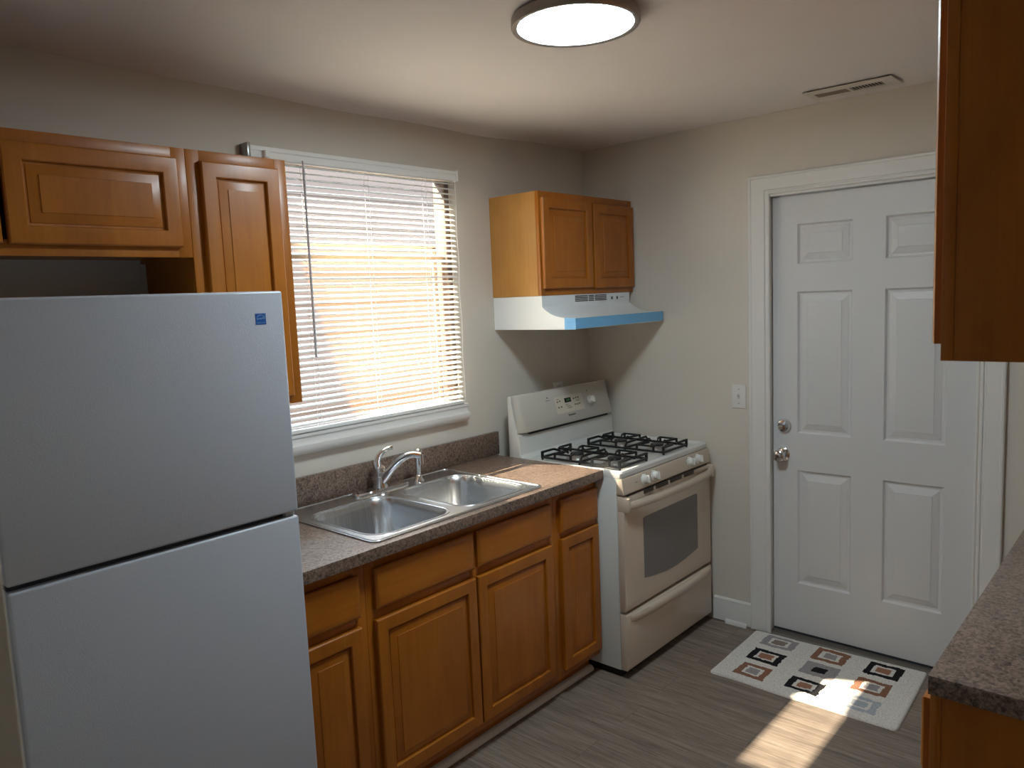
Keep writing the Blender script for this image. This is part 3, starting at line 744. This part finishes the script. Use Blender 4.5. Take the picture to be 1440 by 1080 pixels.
obj('duct', bx(vx0 + .012, vx1 - .012, vy0 + .012, vy1 - .012, ZC - .005, ZC - .0002), M['ventdark'], vt)
b = MB()
for k in range(10): x = 1.445 + k * .0118; b.box(x - .0009, x + .0009, -.215, -.150, ZC - .0105, ZC - .0085)
obj('louvres', b, M['ventwhite'], vt)
b = MB()
for k in range(14): x = 1.3055 + k * .0088; b.prism([(x, ZC - .0095), (x + .0066, ZC - .0065), (x + .0068, ZC - .0072), (x + .0004, ZC - .0102)], 1, -.215, -.150)
obj('louvres', b, M['venttan'], vt)

# ------------------------------------------------------------------ switch and outlet
ls = thing('light_switch', (.876, 0, 1.142), 'white single toggle light switch on the wall left of the door', 'switch')
obj('cover_plate', bx(.841, .911, -.006, -.0005, 1.085, 1.198, .002), M['trim'], ls)
b = MB(); b.box(.871, .881, -.0075, -.005, 1.129, 1.154); b.prism([(-.007, 1.137), (-.018, 1.146), (-.019, 1.150), (-.007, 1.149)], 0, .8725, .8795)
obj('toggle', b, M['white'], ls)
obj('screw', MB().lathe([(.003, .006), (.0025, .007), (.0005, .0072)], (.876, 0, 1.176), (0, -1, 0), 10), M['nickel'], ls)
obj('screw', MB().lathe([(.003, .006), (.0025, .007), (.0005, .0072)], (.876, 0, 1.108), (0, -1, 0), 10), M['nickel'], ls)
ot = thing('wall_outlet', (0, -.283, 1.145), 'pale wall outlet plate peeping over the stove backguard', 'outlet')
obj('cover_plate', bx(.0005, .006, -.320, -.246, 1.087, 1.203, .002), M['trim'], ot)
obj('socket', bx(.006, .0075, -.300, -.266, 1.100, 1.19), M['white'], ot)

# ------------------------------------------------------------------ right-hand cabinets and counter
rx = 2.153
t = thing('wall_cabinet', (2.4, -1.4, 1.517), 'maple wall cabinet seen end on at the right edge, above the grey-brown counter', 'cabinet')
yA, yB, zA, zB = -1.930, -1.02, 1.517, 2.29
b = MB(); tt = .014
b.box(rx + .0195, XR - .002, yA + .003, yA + tt, zA, zB); b.box(rx + .0195, XR - .002, yB - tt, yB, zA, zB)
b.box(rx + .0195, XR - .002, yA + tt, yB - tt, zB - tt, zB); b.box(rx + .0195, XR - .002, yA + tt, yB - tt, zA + .010, zA + .024)
obj('carcass', b, M['woodz'], t)
obj('face_frame', face_frame(rx, rx + .019, yA, yB, zA, zB, .04), M['woodz'], t)
obj('door', front(RAISED, rx - .0195, yA + .022, -1.485, zA + .028, zB - .028, -1), M['woodz'], t)
obj('door', front(RAISED, rx - .0195, -1.465, yB - .022, zA + .028, zB - .028, -1), M['woodz'], t)
t = thing('base_cabinet', (2.4, -1.4, 0), 'maple base cabinet under the right-hand counter end', 'cabinet')
yA, yB = -1.862, -.80; rx = 2.133
b = MB(); b.box(rx + .0195, XR - .002, yA + .003, yA + tt, .0, .875); b.box(rx + .0195, XR - .002, yB - tt, yB, .0, .875)
b.box(rx + .0195, XR - .002, yA + tt, yB - tt, .1, .114); b.box(rx + .06, rx + .072, yA + tt, yB - tt, 0, .1)
obj('carcass', b, M['woodz'], t)
obj('face_frame', face_frame(rx, rx + .019, yA, yB, .089, .8755, .04, (-1.33,), (.689,)), M['woodz'], t)
for a, c in ((yA + .012, -1.345), (-1.315, yB - .012)):
    obj('drawer_front', front(SLAB, rx - .0195, a, c, .703, .852, -1), M['woody'], t); obj('door', front(RAISED, rx - .0195, a, c, .12, .672, -1), M['woodz'], t)
c2 = thing('countertop', (2.39, -1.35, .876), 'grey-brown speckled laminate counter end at the right edge, nearest the camera', 'countertop')
obj('worktop', bx(2.133, XR - .002, -1.882, -.79, .876, .914, .0012), M['lam'], c2)
obj('backsplash', bx(XR - .022, XR - .003, -1.882, -.79, .9145, 1.02, .0015), M['lam'], c2)

# ------------------------------------------------------------------ door mat
def mat_mesh():
    b = MB(); bm = b.bm; nx, ny = 200, 136
    C = [(.966, -.030), (1.709, -.002), (1.730, -.528), (.974, -.529)]   # TL TR BR BL
    sq = [((1.035, 1.186, -.047, -.155), 2, 4, 1), ((1.044, 1.188, -.205, -.323), 3, 4, 5), ((1.060, 1.190, -.362, -.482), 4, 1, 2),
          ((1.270, 1.411, -.036, -.160), 4, 1, 2), ((1.276, 1.420, -.190, -.312), 2, 2, 3), ((1.274, 1.413, -.357, -.466), 3, 1, 5),
          ((1.492, 1.631, -.036, -.158), 3, 1, 5), ((1.495, 1.629, -.204, -.323), 4, 1, 2), ((1.492, 1.632, -.368, -.478), 6, 1, 6)]
    def h(x, y):
        return .011 + .0018 * noise.noise(Vector((x * 9, y * 9, 0))) + .0016 * (noise.noise(Vector((x * 60, y * 260, 1)))) + .001 * noise.noise(Vector((x * 300, y * 300, 2)))
    gv = []
    for i in range(nx + 1):
        row = []
        for j in range(ny + 1):
            s_, t_ = i / nx, j / ny
            x = (C[0][0] * (1 - s_) + C[1][0] * s_) * (1 - t_) + (C[3][0] * (1 - s_) + C[2][0] * s_) * t_
            y = (C[0][1] * (1 - s_) + C[1][1] * s_) * (1 - t_) + (C[3][1] * (1 - s_) + C[2][1] * s_) * t_
            y += .006 * noise.noise(Vector((x * 5, 0, t_))) ; x += .005 * noise.noise(Vector((0, y * 6, s_)))
            e = min(i, nx - i) * .74 / nx; f_ = min(j, ny - j) * .5 / ny
            if e < .02 and f_ < .02:              # rounded corners
                k = (.02 - e) ** 2 + (.02 - f_) ** 2
                if k > .0004:
                    q = 1 - .02 / math.sqrt(k); x += (.02 - e) * q * (1 if i < nx / 2 else -1); y += (.02 - f_) * q * (-1 if j < ny / 2 else 1)
            ed = min(e, f_); hh = h(x, y) * min(1, .25 + ed / .006)
            lift = .012 * max(0, 1 - abs(x - 1.27) / .06) * max(0, (t_ - .93) / .07)
            row.append(bm.verts.new((x, y, hh + lift * 0)))
        gv.append(row)
    for i in range(nx):
        for j in range(ny):
            f = bm.faces.new((gv[i][j], gv[i][j + 1], gv[i + 1][j + 1], gv[i + 1][j]))
            c = f.calc_center_median(); mi = 0
            wob = Vector((noise.noise(Vector((c.x * 26, c.y * 26, 5))), noise.noise(Vector((c.x * 26, c.y * 26, 9))), 0)) * .0055
            x, y = c.x + wob.x, c.y + wob.y
            for (x0, x1, y1, y0), a, m_, d in sq:
                if x0 < x < x1 and y0 < y < y1:
                    u_ = min((x - x0) / (x1 - x0), (x1 - x) / (x1 - x0)); v_ = min((y - y0) / (y1 - y0), (y1 - y) / (y1 - y0)); q = min(u_, v_)
                    mi = a if q < .2 else ((0 if (a, d) != (2, 3) else 2) if q < .3 else d)
                    if a == 2 and d == 1: mi = 2 if q < .2 else (0 if q < .29 else 7)
            f.material_index = mi
    bmesh.ops.recalc_face_normals(bm, faces=bm.faces[:])
    for f in bm.faces:
        if f.normal.z < 0: f.normal_flip()
    # underside skirt
    loop = [gv[i][0] for i in range(nx + 1)] + [gv[nx][j] for j in range(1, ny + 1)] + [gv[i][ny] for i in range(nx - 1, -1, -1)] + [gv[0][j] for j in range(ny - 1, 0, -1)]
    low = [bm.verts.new((v.co.x, v.co.y, .0004)) for v in loop]
    for i in range(len(loop)):
        j = (i + 1) % len(loop); bm.faces.new((loop[i], loop[j], low[j], low[i]))
    return b
def yarn(name, rgb):
    a = N(name); v = a.coord((1, 1, 1)); n = a.noise(v, 220, 3, .7); c = srgb(*rgb)
    a.l(a.ramp(n, [(.3, tuple(x * .62 for x in c[:3]) + (1,)), (.6, c)]), a.b.inputs['Base Color']); a.p(Roughness=.95)
    a.b.inputs['Specular IOR Level'].default_value = .1; a.bump(n, .5, .004); return a.m
ym = [yarn('yarn_cream', (232, 225, 217)), yarn('yarn_cream_inner', (214, 206, 198)), yarn('yarn_grey', (166, 158, 158)), yarn('yarn_black', (38, 36, 38)),
      yarn('yarn_rust', (152, 108, 86)), yarn('yarn_rust_pale', (170, 120, 96)), yarn('yarn_pale_blue', (184, 188, 194)), yarn('yarn_taupe', (150, 134, 124))]
mt = obj('door_mat', mat_mesh(), ym, smooth=70)
tag(mt, 'cream woven door mat with black, rust and grey nested squares before the white door', 'door mat')
